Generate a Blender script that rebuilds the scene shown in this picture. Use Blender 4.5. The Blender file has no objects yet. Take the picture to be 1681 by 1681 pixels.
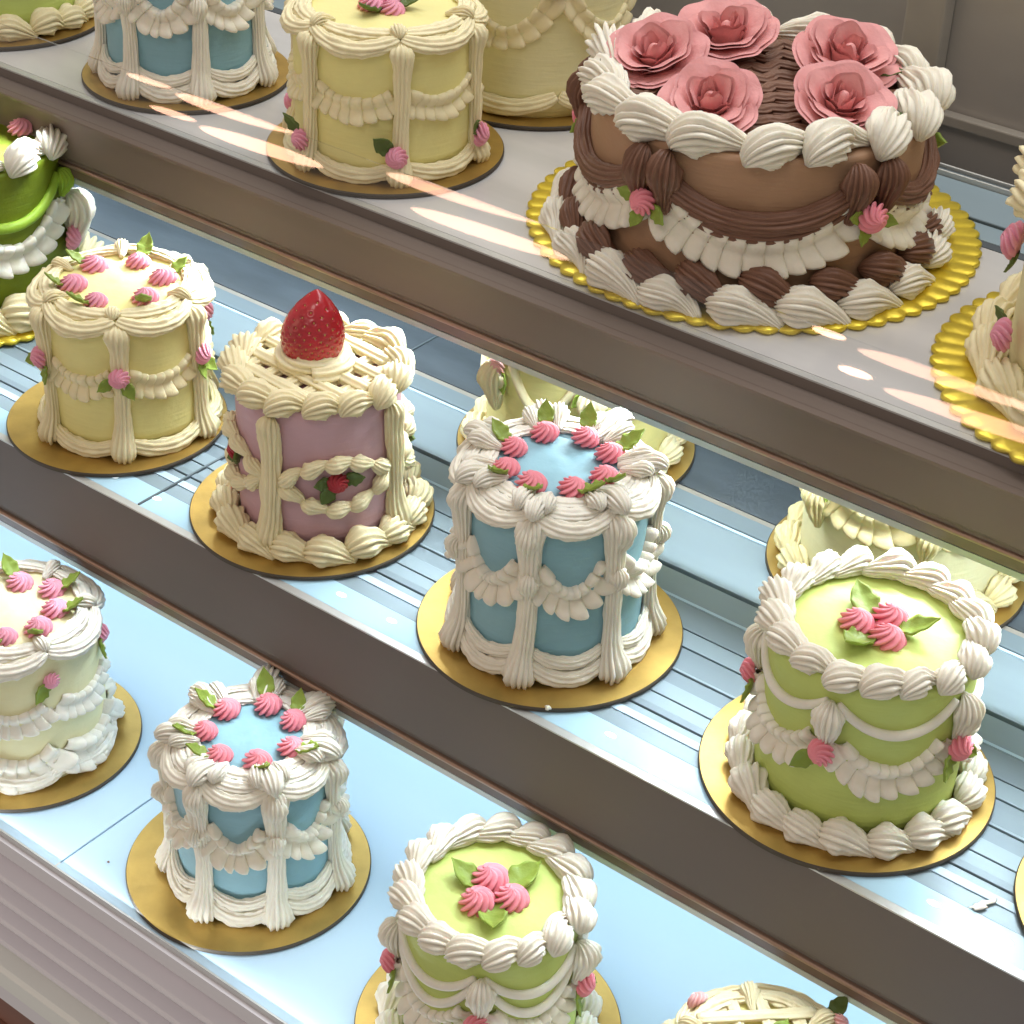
import bpy, math, random
import numpy as np
from mathutils import Vector, Matrix

SC = bpy.context.scene
COL = SC.collection
PI = math.pi
rng = np.random.default_rng(7)
random.seed(7)

# ------------------------------------------------------------------ camera
cam = bpy.data.cameras.new("camera")
cam_o = bpy.data.objects.new("camera", cam)
COL.objects.link(cam_o)
R_ = Vector((0.78570601, 0.61773802, 0.03264663))
U_ = Vector((-0.36618181, 0.42191718, 0.82939543))
F_ = Vector((-0.49857491, 0.66361558, -0.55770729))
O_ = Vector((0.25164785, -0.56813410, 0.58484382))
cam_o.matrix_world = Matrix(((R_.x, U_.x, -F_.x, O_.x), (R_.y, U_.y, -F_.y, O_.y), (R_.z, U_.z, -F_.z, O_.z), (0, 0, 0, 1)))
cam.sensor_fit = 'HORIZONTAL'
cam.sensor_width = 36.0
cam.lens = 36.0 * 3246.63 / 1681.0
cam.clip_start = 0.02
cam.clip_end = 60.0
SC.camera = cam_o

# ------------------------------------------------------------------ world, lamps, exposure
world = bpy.data.worlds.new("World")
SC.world = world
world.use_nodes = True
bg = world.node_tree.nodes["Background"]
bg.inputs[0].default_value = (1.0, 0.94, 0.87, 1)
bg.inputs[1].default_value = 0.33
SC.view_settings.view_transform = 'Standard'
SC.view_settings.look = 'None'
SC.view_settings.exposure = 0.0
SC.view_settings.gamma = 1.0
SC.cycles.use_denoising = True
SC.cycles.max_bounces = 6
SC.cycles.transparent_max_bounces = 8
SC.cycles.sample_clamp_indirect = 4.0


def area(name, loc, aim, sx, sy, watts, color, shape='RECTANGLE', spread=180):
    l = bpy.data.lights.new(name, 'AREA')
    l.shape = shape
    l.size, l.size_y = sx, sy
    l.energy = watts
    l.color = color
    l.spread = math.radians(spread)
    o = bpy.data.objects.new(name, l)
    COL.objects.link(o)
    o.location = loc
    z = -(Vector(aim) - Vector(loc)).normalized()
    x = Vector((1, 0, 0))
    y = z.cross(x).normalized()
    x = y.cross(z)
    o.matrix_world = Matrix(((x.x, y.x, z.x, loc[0]), (x.y, y.y, z.y, loc[1]), (x.z, y.z, z.z, loc[2]), (0, 0, 0, 1)))
    return o


COOL = (0.86, 0.96, 1.0)
WARM = (1.0, 0.66, 0.42)
# case strips; the first two hang unseen before the shelf fronts to light cake tops
area("unseen_led_middle_tier", (-0.45, 0.131, 0.1265), (-0.45, 0.075, 0.06), 1.9, 0.008, 1.7, COOL, spread=74)
area("unseen_led_bottom_tier", (-0.45, -0.008, -0.010), (-0.45, -0.055, -0.08), 1.9, 0.008, 0.42, (0.80, 0.93, 1.0), spread=74)
area("led_strip_bottom_rear", (-0.45, 0.14, -0.016), (-0.45, 0.12, -0.15), 1.9, 0.03, 2.4, (0.80, 0.93, 1.0))
area("led_strip_middle_rear", (-0.45, 0.152, 0.124), (-0.45, 0.20, 0.05), 1.9, 0.006, 3.0, COOL)
area("bottom_front_fill", (-0.45, -0.1065, -0.1475), (-0.45, -0.02, -0.085), 1.9, 0.006, 0.34, (0.84, 0.94, 1.0))  # added cool fill for the cake fronts, lamp unseen
area("led_strip_top_tier", (-0.25, 0.46, 0.44), (-0.2, 0.25, 0.15), 1.9, 0.02, 1.2, (1.0, 0.94, 0.82))
area("led_strip_back", (-0.45, 0.31, 0.112), (-0.45, 0.10, 0.0), 1.9, 0.02, 0.7, COOL)
# twin tube lamps on the viewer's side, plus added overhead, left and front fills
area("overhead_fill", (-0.3, 0.72, 1.9), (-0.4, 0.10, 0.0), 2.4, 1.2, 44.0, (0.95, 0.98, 1.0))
for i, (x0, x1) in enumerate(((-3.20, -3.06), (-3.02, -2.66), (-2.36, -1.96), (-1.29, -1.22), (-1.18, -0.72))):
    for dy, dx in ((-0.035, 0.03), (0.035, -0.03)):
        area("ceiling_tube", ((x0 + x1) / 2 + dx, -1.65 + dy, 2.2), ((x0 + x1) / 2 + 0.25 + dx, -1.0, 0), x1 - x0, 0.032 if x1 - x0 > 0.2 else 0.016, 0.52 if x1 - x0 > 0.2 else 0.10, (1.0, 0.56, 0.38), 'ELLIPSE')
area("warm_left_fill", (-2.2, -2.4, 1.0), (-0.3, 0.1, 0.0), 1.6, 1.2, 7.0, WARM)
area("shop_front_fill", (0.2, -1.5, 1.9), (-0.3, -0.1, -0.1), 0.7, 0.7, 6.0, (1.0, 0.88, 0.78))


# ------------------------------------------------------------------ materials
def mat(name, col, rough=0.5, metal=0.0, sss=0.0, noise=0.0, nscale=60, bump=0.0, bscale=300, spec=0.5, emit=None, estr=0.0, coat=0.0, stretch=None, col2=None):
    m = bpy.data.materials.new(name)
    m.use_nodes = True
    nt = m.node_tree
    b = nt.nodes["Principled BSDF"]
    b.inputs["Base Color"].default_value = (*col, 1)
    b.inputs["Roughness"].default_value = rough
    b.inputs["Metallic"].default_value = metal
    b.inputs["Specular IOR Level"].default_value = spec
    if coat:
        b.inputs["Coat Weight"].default_value = coat
        b.inputs["Coat Roughness"].default_value = 0.08
    if sss:
        b.inputs["Subsurface Weight"].default_value = sss
        b.inputs["Subsurface Radius"].default_value = (1.0, 0.7, 0.45)
        b.inputs["Subsurface Scale"].default_value = 0.0016
    if emit:
        b.inputs["Emission Color"].default_value = (*emit, 1)
        b.inputs["Emission Strength"].default_value = estr
    co = nt.nodes.new("ShaderNodeTexCoord")
    mp = nt.nodes.new("ShaderNodeMapping")
    nt.links.new(co.outputs["Object"], mp.inputs[0])
    if stretch:
        mp.inputs["Scale"].default_value = stretch
    if noise or col2:
        n = nt.nodes.new("ShaderNodeTexNoise")
        n.inputs["Scale"].default_value = nscale
        n.inputs["Detail"].default_value = 5
        nt.links.new(mp.outputs[0], n.inputs["Vector"])
        mx = nt.nodes.new("ShaderNodeMix")
        mx.data_type = 'RGBA'
        lo = col2 if col2 else tuple(c * (1 - noise) for c in col)
        hi = col if col2 else tuple(min(1, c * (1 + noise)) for c in col)
        mx.inputs[6].default_value = (*lo, 1)
        mx.inputs[7].default_value = (*hi, 1)
        mr = nt.nodes.new("ShaderNodeMapRange")
        mr.inputs[1].default_value = 0.3
        mr.inputs[2].default_value = 0.7
        nt.links.new(n.outputs[0], mr.inputs[0])
        nt.links.new(mr.outputs[0], mx.inputs[0])
        nt.links.new(mx.outputs[2], b.inputs["Base Color"])
        mr2 = nt.nodes.new("ShaderNodeMapRange")
        mr2.inputs[3].default_value = rough * 0.85
        mr2.inputs[4].default_value = min(1, rough * 1.2)
        nt.links.new(n.outputs[0], mr2.inputs[0])
        nt.links.new(mr2.outputs[0], b.inputs["Roughness"])
    if bump:
        n2 = nt.nodes.new("ShaderNodeTexNoise")
        n2.inputs["Scale"].default_value = bscale
        n2.inputs["Detail"].default_value = 4
        nt.links.new(mp.outputs[0], n2.inputs["Vector"])
        bp = nt.nodes.new("ShaderNodeBump")
        bp.inputs["Strength"].default_value = bump
        bp.inputs["Distance"].default_value = 0.0006
        nt.links.new(n2.outputs[0], bp.inputs["Height"])
        nt.links.new(bp.outputs[0], b.inputs["Normal"])
    return m


def fondant(name, col):
    m = mat(name, col, 0.5, sss=0.15, noise=0.06, nscale=28, bump=0.30, bscale=260, spec=0.3)
    # the marks of the smoother: faint level streaks and shallow dents
    nt = m.node_tree
    old = [n for n in nt.nodes if n.type == 'BUMP'][0]
    mp = nt.nodes.new("ShaderNodeMapping")
    mp.inputs["Scale"].default_value = (1, 1, 14)
    co = [n for n in nt.nodes if n.type == 'TEX_COORD'][0]
    nt.links.new(co.outputs["Object"], mp.inputs[0])
    n = nt.nodes.new("ShaderNodeTexNoise")
    n.inputs["Scale"].default_value = 45
    n.inputs["Detail"].default_value = 3
    nt.links.new(mp.outputs[0], n.inputs["Vector"])
    b = nt.nodes.new("ShaderNodeBump")
    b.inputs["Strength"].default_value = 0.4
    b.inputs["Distance"].default_value = 0.0009
    nt.links.new(n.outputs[0], b.inputs["Height"])
    nt.links.new(old.outputs[0], b.inputs["Normal"])
    nt.links.new(b.outputs[0], nt.nodes["Principled BSDF"].inputs["Normal"])
    return m


def icing(name, col, rough=0.52, sss=0.25):
    return mat(name, col, rough, sss=sss, noise=0.05, nscale=90, bump=0.5, bscale=420, spec=0.3)


M = dict(
    cream=icing("cream_icing", (0.88, 0.83, 0.71)),
    ivory=icing("ivory_icing", (0.87, 0.775, 0.50)),
    white=icing("white_icing", (0.86, 0.82, 0.72)),
    butter=icing("butter_icing", (0.85, 0.74, 0.42)),
    pink=icing("pink_icing", (0.86, 0.29, 0.35), 0.5),
    lilac=icing("lilac_pink_icing", (0.82, 0.35, 0.46), 0.5),
    palepink=icing("pale_pink_icing", (0.85, 0.47, 0.46), 0.45),
    red=icing("dark_red_icing", (0.42, 0.035, 0.05), 0.4),
    rose=icing("rose_icing", (0.80, 0.37, 0.36), 0.5),
    leaf=icing("leaf_icing", (0.25, 0.34, 0.055), 0.45, 0.15),
    darkleaf=icing("dark_leaf_icing", (0.11, 0.16, 0.04), 0.45, 0.1),
    choc=icing("chocolate_icing", (0.20, 0.098, 0.062), 0.42, 0.05),
    blue=fondant("blue_coating", (0.27, 0.475, 0.55)),
    yellow=fondant("yellow_coating", (0.84, 0.77, 0.33)),
    paleyellow=fondant("pale_yellow_coating", (0.83, 0.78, 0.47)),
    lime=fondant("lime_coating", (0.56, 0.66, 0.19)),
    pinkbody=fondant("pink_coating", (0.62, 0.40, 0.45)),
    green=fondant("green_coating", (0.165, 0.215, 0.012)),
    limestring=icing("green_string_icing", (0.30, 0.46, 0.04)),
    chocbody=fondant("milk_chocolate_coating", (0.42, 0.25, 0.15)),
    gold=mat("gold_foil", (0.47, 0.31, 0.085), 0.40, metal=0.75, noise=0.16, nscale=55, bump=0.2, bscale=260),
    brightgold=mat("bright_gold_foil", (0.80, 0.62, 0.06), 0.34, metal=0.6, noise=0.07, nscale=90, bump=0.35, bscale=180),
    boardedge=mat("board_edge", (0.06, 0.045, 0.03), 0.6, noise=0.2),
    seed=mat("seed", (0.62, 0.42, 0.10), 0.45, noise=0.2, nscale=400),
    berry=mat("strawberry_skin", (0.44, 0.012, 0.022), 0.22, sss=0.15, noise=0.3, nscale=60, bump=0.2, bscale=400, coat=0.5),
    cap=mat("berry_cut", (0.8, 0.6, 0.5), 0.5, noise=0.1),
)


# ------------------------------------------------------------------ mesh helpers
def link(name, me, material=None, parent=None, loc=None, rot=None, scale=None, mtx=None):
    o = bpy.data.objects.new(name, me)
    COL.objects.link(o)
    if me is not None and material is not None and not me.materials:
        me.materials.append(material)
    if parent:
        o.parent = parent
    if mtx is not None:
        o.matrix_local = mtx
    else:
        if loc is not None:
            o.location = loc
        if rot is not None:
            o.rotation_euler = rot
        if scale is not None:
            o.scale = (scale, scale, scale) if isinstance(scale, (int, float)) else scale
    return o


def thing(name, label, cat, loc=(0, 0, 0), rotz=0.0, group=None):
    o = bpy.data.objects.new(name, None)
    COL.objects.link(o)
    o.empty_display_size = 0.02
    o.location = loc
    o.rotation_euler = (0, 0, rotz)
    o["label"] = label
    o["category"] = cat
    if group:
        o["group"] = group
    return o


def grid(name, P, closed_v=False, caps=False, smooth=True):
    """a surface through the points P[nu][nv]; caps close both ends with a centre point"""
    P = np.asarray(P, float)
    nu, nv = P.shape[:2]
    v = P.reshape(-1, 3)
    f = []
    for i in range(nu - 1):
        for j in range(nv if closed_v else nv - 1):
            k = (j + 1) % nv
            f.append((i * nv + j, i * nv + k, (i + 1) * nv + k, (i + 1) * nv + j))
    v = v.tolist()
    if caps:
        n0 = len(v)
        v.append(P[0].mean(0).tolist())
        v.append(P[-1].mean(0).tolist())
        for j in range(nv):
            k = (j + 1) % nv
            f.append((n0, k, j))
            f.append((n0 + 1, (nu - 1) * nv + j, (nu - 1) * nv + k))
    me = bpy.data.meshes.new(name)
    me.from_pydata(v, [], f)
    if smooth:
        me.polygons.foreach_set("use_smooth", [True] * len(me.polygons))
    me.update()
    return me


def sheet(name, P, Nn, thick, smooth=True):
    """a closed slab: the surface P and its copy moved by thick along Nn"""
    P = np.asarray(P, float)
    Q = P - np.asarray(Nn) * thick
    ring = np.concatenate([P, Q[:, ::-1]], axis=1)
    return grid(name, ring, closed_v=True, caps=False, smooth=smooth)


def sweep(name, path, nrm, rn, rb, ridges=0, amp=0.0, twist=0.0, seg=None, sharp=1.0, jit=0.0, seed=0):
    """icing pushed through a nozzle: a ridged section carried along path; rn / rb are the half sizes along the normal and across"""
    path = np.asarray(path, float)
    n = len(path)
    nrm = np.broadcast_to(np.asarray(nrm, float), (n, 3)).copy()
    rn = np.broadcast_to(np.asarray(rn, float), (n,))
    rb = np.broadcast_to(np.asarray(rb, float), (n,))
    tw = np.broadcast_to(np.asarray(twist, float), (n,)) if np.ndim(twist) else np.linspace(0, twist, n)
    T = np.gradient(path, axis=0)
    T /= np.linalg.norm(T, axis=1)[:, None] + 1e-12
    nrm -= (nrm * T).sum(1)[:, None] * T
    nrm /= np.linalg.norm(nrm, axis=1)[:, None] + 1e-12
    B = np.cross(T, nrm)
    seg = seg or (max(ridges * 4, 12))
    th = np.linspace(0, 2 * PI, seg, endpoint=False)
    r = np.random.default_rng(seed)
    P = np.empty((n, seg, 3))
    if ridges:
        rn_ = r.normal(size=(n + 4, ridges))
        rn_ = (rn_[:-4] + rn_[1:-3] * 1.5 + rn_[2:-2] * 2 + rn_[3:-1] * 1.5 + rn_[4:]) / 3.5
        which = (np.round(th / (2 * PI) * ridges).astype(int)) % ridges
    wob = 1 + jit * np.convolve(r.normal(size=n + 4), np.ones(5) / 5, 'valid')[:n] if jit else np.ones(n)
    for i in range(n):
        a = th + tw[i]
        c = 1.0
        if ridges:
            c = (1 - amp * (1 - np.abs(np.cos(ridges * (th) / 2)) ** sharp)) * (1 + 0.075 * rn_[i][which] + 0.012 * r.normal(size=seg))
        P[i] = path[i] + wob[i] * (np.outer(np.cos(a) * c * rn[i], nrm[i]) + np.outer(np.sin(a) * c * rb[i], B[i]))
    return grid(name, P, closed_v=True, caps=True)


# --- icing pieces (each in three hand-made variants, shared by every cake)
def shell_mesh(L, Rm, k=13, amp=0.34, tw=1.2, curve=0.18, seed=0, rise=0.85, tail=0.26):
    r = np.random.default_rng(seed)
    n = 20
    t = np.linspace(0, 1, n)
    tw *= 1 + 0.25 * r.normal()
    curve *= 1 + 0.4 * r.normal()
    peak = 0.34 + 0.04 * r.normal()
    rad = np.where(t < peak, np.sqrt(np.clip(1 - (1 - t / peak) ** 2, 0.0, 1)), 1 - (1 - tail) * np.clip((t - peak) / (1 - peak), 0, 1) ** 1.15)
    rad = np.clip(rad, 0.12, 1) * Rm
    path = np.stack([L * (t - 0.4), curve * L * np.sin(t * PI * 1.1) * (t - 0.2), rad * rise], 1)
    return sweep("shell", path, (0, 0, 1), rad, rad * 1.06, k, amp, np.linspace(0.0, tw, n) + 0.4, jit=0.03, seed=seed)


def rosette_mesh(Rm, k=8, seed=0, tall=0.95):
    r = np.random.default_rng(seed)
    ns, nt = 16, k * 6
    th = np.linspace(0, 2 * PI, nt, endpoint=False)
    tw = 1.9 + 0.3 * r.normal()
    P = np.empty((ns, nt, 3))
    for i, s in enumerate(np.linspace(0, 1, ns)):
        a = s * PI * 0.5
        rr = math.cos(a) ** 0.75 * (0.86 + 0.2 * math.sin(min(1, s * 3.0) * PI * 0.6))
        zz = math.sin(a) ** 1.05
        lobe = np.abs(np.cos(k * th / 2))
        c = 1 - 0.43 * (1 - lobe) * (1 - 0.35 * s)
        w = th + tw * s
        P[i, :, 0] = Rm * rr * c * np.cos(w)
        P[i, :, 1] = Rm * rr * c * np.sin(w) * (1 + 0.05 * math.sin(seed))
        P[i, :, 2] = Rm * tall * (zz - 0.10 * (1 - lobe) * math.cos(a) * s + (0.12 * max(0, s - 0.85) / 0.15)) - 0.0008
    P[-1, :, :2] *= 0.3
    P[-1, :, :2] += Rm * 0.08 * np.array([math.cos(seed), math.sin(seed)])
    return grid("rosette", P, closed_v=True, caps=True)


def leaf_mesh(L, W, seed=0):
    r = np.random.default_rng(seed)
    nu, nv = 18, 9
    P = np.empty((nu, nv, 3))
    ph = r.uniform(0, 6)
    lift = 0.35 + 0.15 * r.normal()
    for i, u in enumerate(np.linspace(0, 1, nu)):
        w = W * 0.5 * (math.sin(PI * min(1, u * 0.86 + 0.12)) ** 0.7) * (1 - u ** 5)
        for j, v in enumerate(np.linspace(-1, 1, nv)):
            ruf = 0.11 * W * math.sin(u * 19 + ph + (0.8 if v > 0 else 0)) * abs(v) ** 1.5 * (1 - u)
            P[i, j] = (L * u + 0.0 * ruf, v * w + 0.3 * ruf * np.sign(v), 0.0006 + L * lift * u ** 2 + 0.34 * w * abs(v) ** 1.3 + ruf)
    N = np.zeros_like(P)
    N[..., 2] = 1
    return sheet("leaf", P, N, 0.0012)


def cyl(phi, r, z):
    return np.stack([r * np.cos(phi), r * np.sin(phi), z + 0 * phi], -1)


def ruffle_mesh(R, p0, p1, z0, sag, w, A, pleats, seed=0, n=None, thick=None):
    """a pleated ribbon hung as a swag on a cylinder of radius R"""
    r = np.random.default_rng(seed)
    n = n or pleats * 10 + 1
    t = np.linspace(0, 1, n)
    ph = p0 + (p1 - p0) * t
    z = z0 - sag * (1 - (2 * t - 1) ** 2) ** 0.85
    jitter = np.interp(t, np.linspace(0, 1, pleats + 1), r.normal(size=pleats + 1) * 0.16)
    amp = np.interp(t, np.linspace(0, 1, pleats + 1), 1 + r.normal(size=pleats + 1) * 0.18)
    x = (t * pleats + jitter)
    saw = x - np.floor(x)
    pulse = np.clip(np.minimum(saw / 0.62, (1 - saw) / 0.30), 0, 1)
    pulse = pulse * pulse * (3 - 2 * pulse)
    # direction along the swag, unrolled
    ds = np.gradient(ph) * R
    dz = np.gradient(z)
    ln = np.hypot(ds, dz)
    tx, tz = ds / ln, dz / ln
    over = -0.30 * (abs(p1 - p0) * R / pleats) * np.sin(2 * PI * saw) * amp
    vs = np.array([-1, -0.98, -0.72, -0.42, -0.12, 0.0, 0.15, 0.45, 0.78, 0.98, 1.0])
    prof_o = np.array([0.0, 0.55, 0.78, 0.62, 0.30, 0.22, 0.34, 0.66, 0.92, 0.75, 0.0])
    gain = np.array([0.4, 1.0, 0.95, 0.8, 0.45, 0.35, 0.5, 0.9, 1.2, 1.2, 0.6])
    P = np.empty((n, len(vs), 3))
    for j, v in enumerate(vs):
        wv = w * 0.5 * v * (0.80 + 0.30 * pulse * amp)
        off = over * (0.5 + 0.6 * abs(v))
        s = ph * R + tx * off + tz * wv          # across = (tz, -tx): below the line for v > 0
        zz = z + tz * off - tx * wv
        out = A * (0.28 * prof_o[j] + gain[j] * pulse * amp * 0.72 * (0.35 + 0.65 * prof_o[j])) - 0.0006
        if j in (0, len(vs) - 1):
            out = np.full(n, -0.0008)
        P[:, j] = np.stack([(R + out) * np.cos(s / R), (R + out) * np.sin(s / R), zz], 1)
    # fade the ends into the cake
    return grid("ruffle", P, caps=False)


def string_mesh(R, p0, p1, z0, sag, rad, ridges=0, amp=0.0, flat=1.0, seed=0, power=0.9, endr=0.6):
    n = 40
    t = np.linspace(0, 1, n)
    ph = p0 + (p1 - p0) * t
    z = z0 - sag * (1 - (2 * t - 1) ** 2) ** power
    rr = rad * (endr + (1 - endr) * np.sin(PI * t) ** 0.35)
    path = cyl(ph, R + rad * 0.45, z)
    nr = cyl(ph, 1.0, 0 * z)
    return sweep("string_swag", path, nr, rr, rr * flat, ridges, amp, 0.0, jit=0.03, seed=seed)


def band_mesh(R, p0, p1, z0, dip, out, half_w, half_h, ridges=7, amp=0.22, seed=0, tilt=0.6, up=False):
    """a ridged C-scroll piped on the rim (or the foot) between two columns, bulging outwards in the middle"""
    n = 44
    t = np.linspace(0, 1, n)
    b = np.sin(PI * t) ** 0.8
    ph = p0 + (p1 - p0) * t
    path = cyl(ph, R + out * b, z0 - dip * b)
    rad = cyl(ph, 1.0, 0 * t)
    nr = rad * math.sin(tilt) + np.array([0, 0, 1.0]) * math.cos(tilt)
    e = 0.55 + 0.45 * np.sin(PI * t) ** 0.5
    return sweep("rim_band", path, nr, half_h * e, half_w * e, ridges, amp, 0.5, seg=ridges * 5, jit=0.05, seed=seed)


def pillar_mesh(R, z0, z1, rtop, rmid, rbot, k=12, amp=0.26, tw=0.5, seed=0, lean=0.0, over=0.0):
    r = np.random.default_rng(seed)
    n = 34
    t = np.linspace(0, 1, n)     # 0 = top
    f = rmid + (rtop - rmid) * np.exp(-(t / 0.16) ** 2) + (rbot - rmid) * np.exp(-((1 - t) / 0.17) ** 2)
    f = f * np.clip(np.sqrt(np.clip(np.minimum(t / 0.05, (1 - t) / 0.05), 0.05, 1)), 0.25, 1)
    z = z1 + (z0 - z1) * t
    phi = lean * (t - 0.5) + 0.012 * np.sin(t * 5 + r.uniform(0, 6))
    rad = R + f * 0.55 - over * np.exp(-(t / 0.07) ** 2) + 0.0025 * np.exp(-((1 - t) / 0.12) ** 2)
    path = np.stack([rad * np.cos(phi), rad * np.sin(phi), z], 1)
    return sweep("pillar", path, (1, 0, 0), f * 0.85, f * 1.1, k, amp, tw * (1 + 0.3 * r.normal()), jit=0.05, seed=seed)


def body_mesh(R, h, seed=0, taper=0.0, er=0.004):
    n = 96
    th = np.linspace(0, 2 * PI, n, endpoint=False)
    r = np.random.default_rng(seed)
    prof = [(0.0, R), (0.15, R), (0.35, R), (0.6, R), (0.85, R)]
    rings = [(R * (1 + taper * (1 - f)), h * f) for f, _ in prof]
    for a in np.linspace(0, PI / 2, 6):
        rings.append((R - er + er * math.cos(a), h - er + er * math.sin(a)))
    for f in (0.85, 0.6, 0.35, 0.1):
        rings.append((R * f, h))
    P = np.empty((len(rings), n, 3))
    w1 = 0.004 * np.sin(3 * th + r.uniform(0, 6)) + 0.003 * np.sin(5 * th + r.uniform(0, 6))
    for i, (rr, z) in enumerate(rings):
        P[i, :, 0] = rr * (1 + w1) * np.cos(th)
        P[i, :, 1] = rr * (1 + w1) * np.sin(th)
        P[i, :, 2] = z + 0.0004 * np.sin(2 * th + i)
    return grid("body", P, closed_v=True, caps=True)


def board_mesh(R, thick=0.0022, scallop=0, depth=0.0):
    n = 180 if not scallop else scallop * 8
    th = np.linspace(0, 2 * PI, n, endpoint=False)
    edge = 1.0 if not scallop else 1 - depth * (1 - np.abs(np.cos(scallop * th / 2)))
    rip = 0 if not scallop else 0.0006
    rings = []
    for f, z in ((0.02, thick), (0.5, thick), (0.78, thick), (0.84, thick), (0.92, thick), (0.992, thick), (1.0, thick * 0.7), (1.0, 0.0), (0.3, 0.0)):
        e = edge if f > 0.8 else 1.0
        zz = z + (rip * (np.abs(np.cos(scallop * th / 2)) - 0.4) * (1 if 0.8 < f < 1.0 else 0.35 if f == 1.0 else 0) if scallop else 0)
        rings.append(np.stack([R * f * e * np.cos(th), R * f * e * np.sin(th), np.full(n, 0.0) + zz], 1))
    me = grid("cake_board", np.stack(rings), closed_v=True, caps=True)
    me.polygons.foreach_set("use_smooth", [False] * len(me.polygons)) if not scallop else None
    return me


SH = {}


def variants(key, fn, n=4):
    if key not in SH:
        SH[key] = [fn(i) for i in range(n)]
    return SH[key]


MESHMAT = {}


def with_mat(me, m):
    """the same shape in another icing: a copy of the mesh made once"""
    k = (me.name, m.name)
    if k not in MESHMAT:
        c = me.copy()
        c.materials.clear()
        c.materials.append(m)
        MESHMAT[k] = c
    return MESHMAT[k]


def frame(loc, x, z):
    z = Vector(z).normalized()
    x = Vector(x)
    x = (x - z * x.dot(z)).normalized()
    y = z.cross(x)
    return Matrix(((x.x, y.x, z.x, loc[0]), (x.y, y.y, z.y, loc[1]), (x.z, y.z, z.z, loc[2]), (0, 0, 0, 1)))


VIS = math.radians(128)     # side decoration further round than this is left out: nothing of it shows


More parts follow.
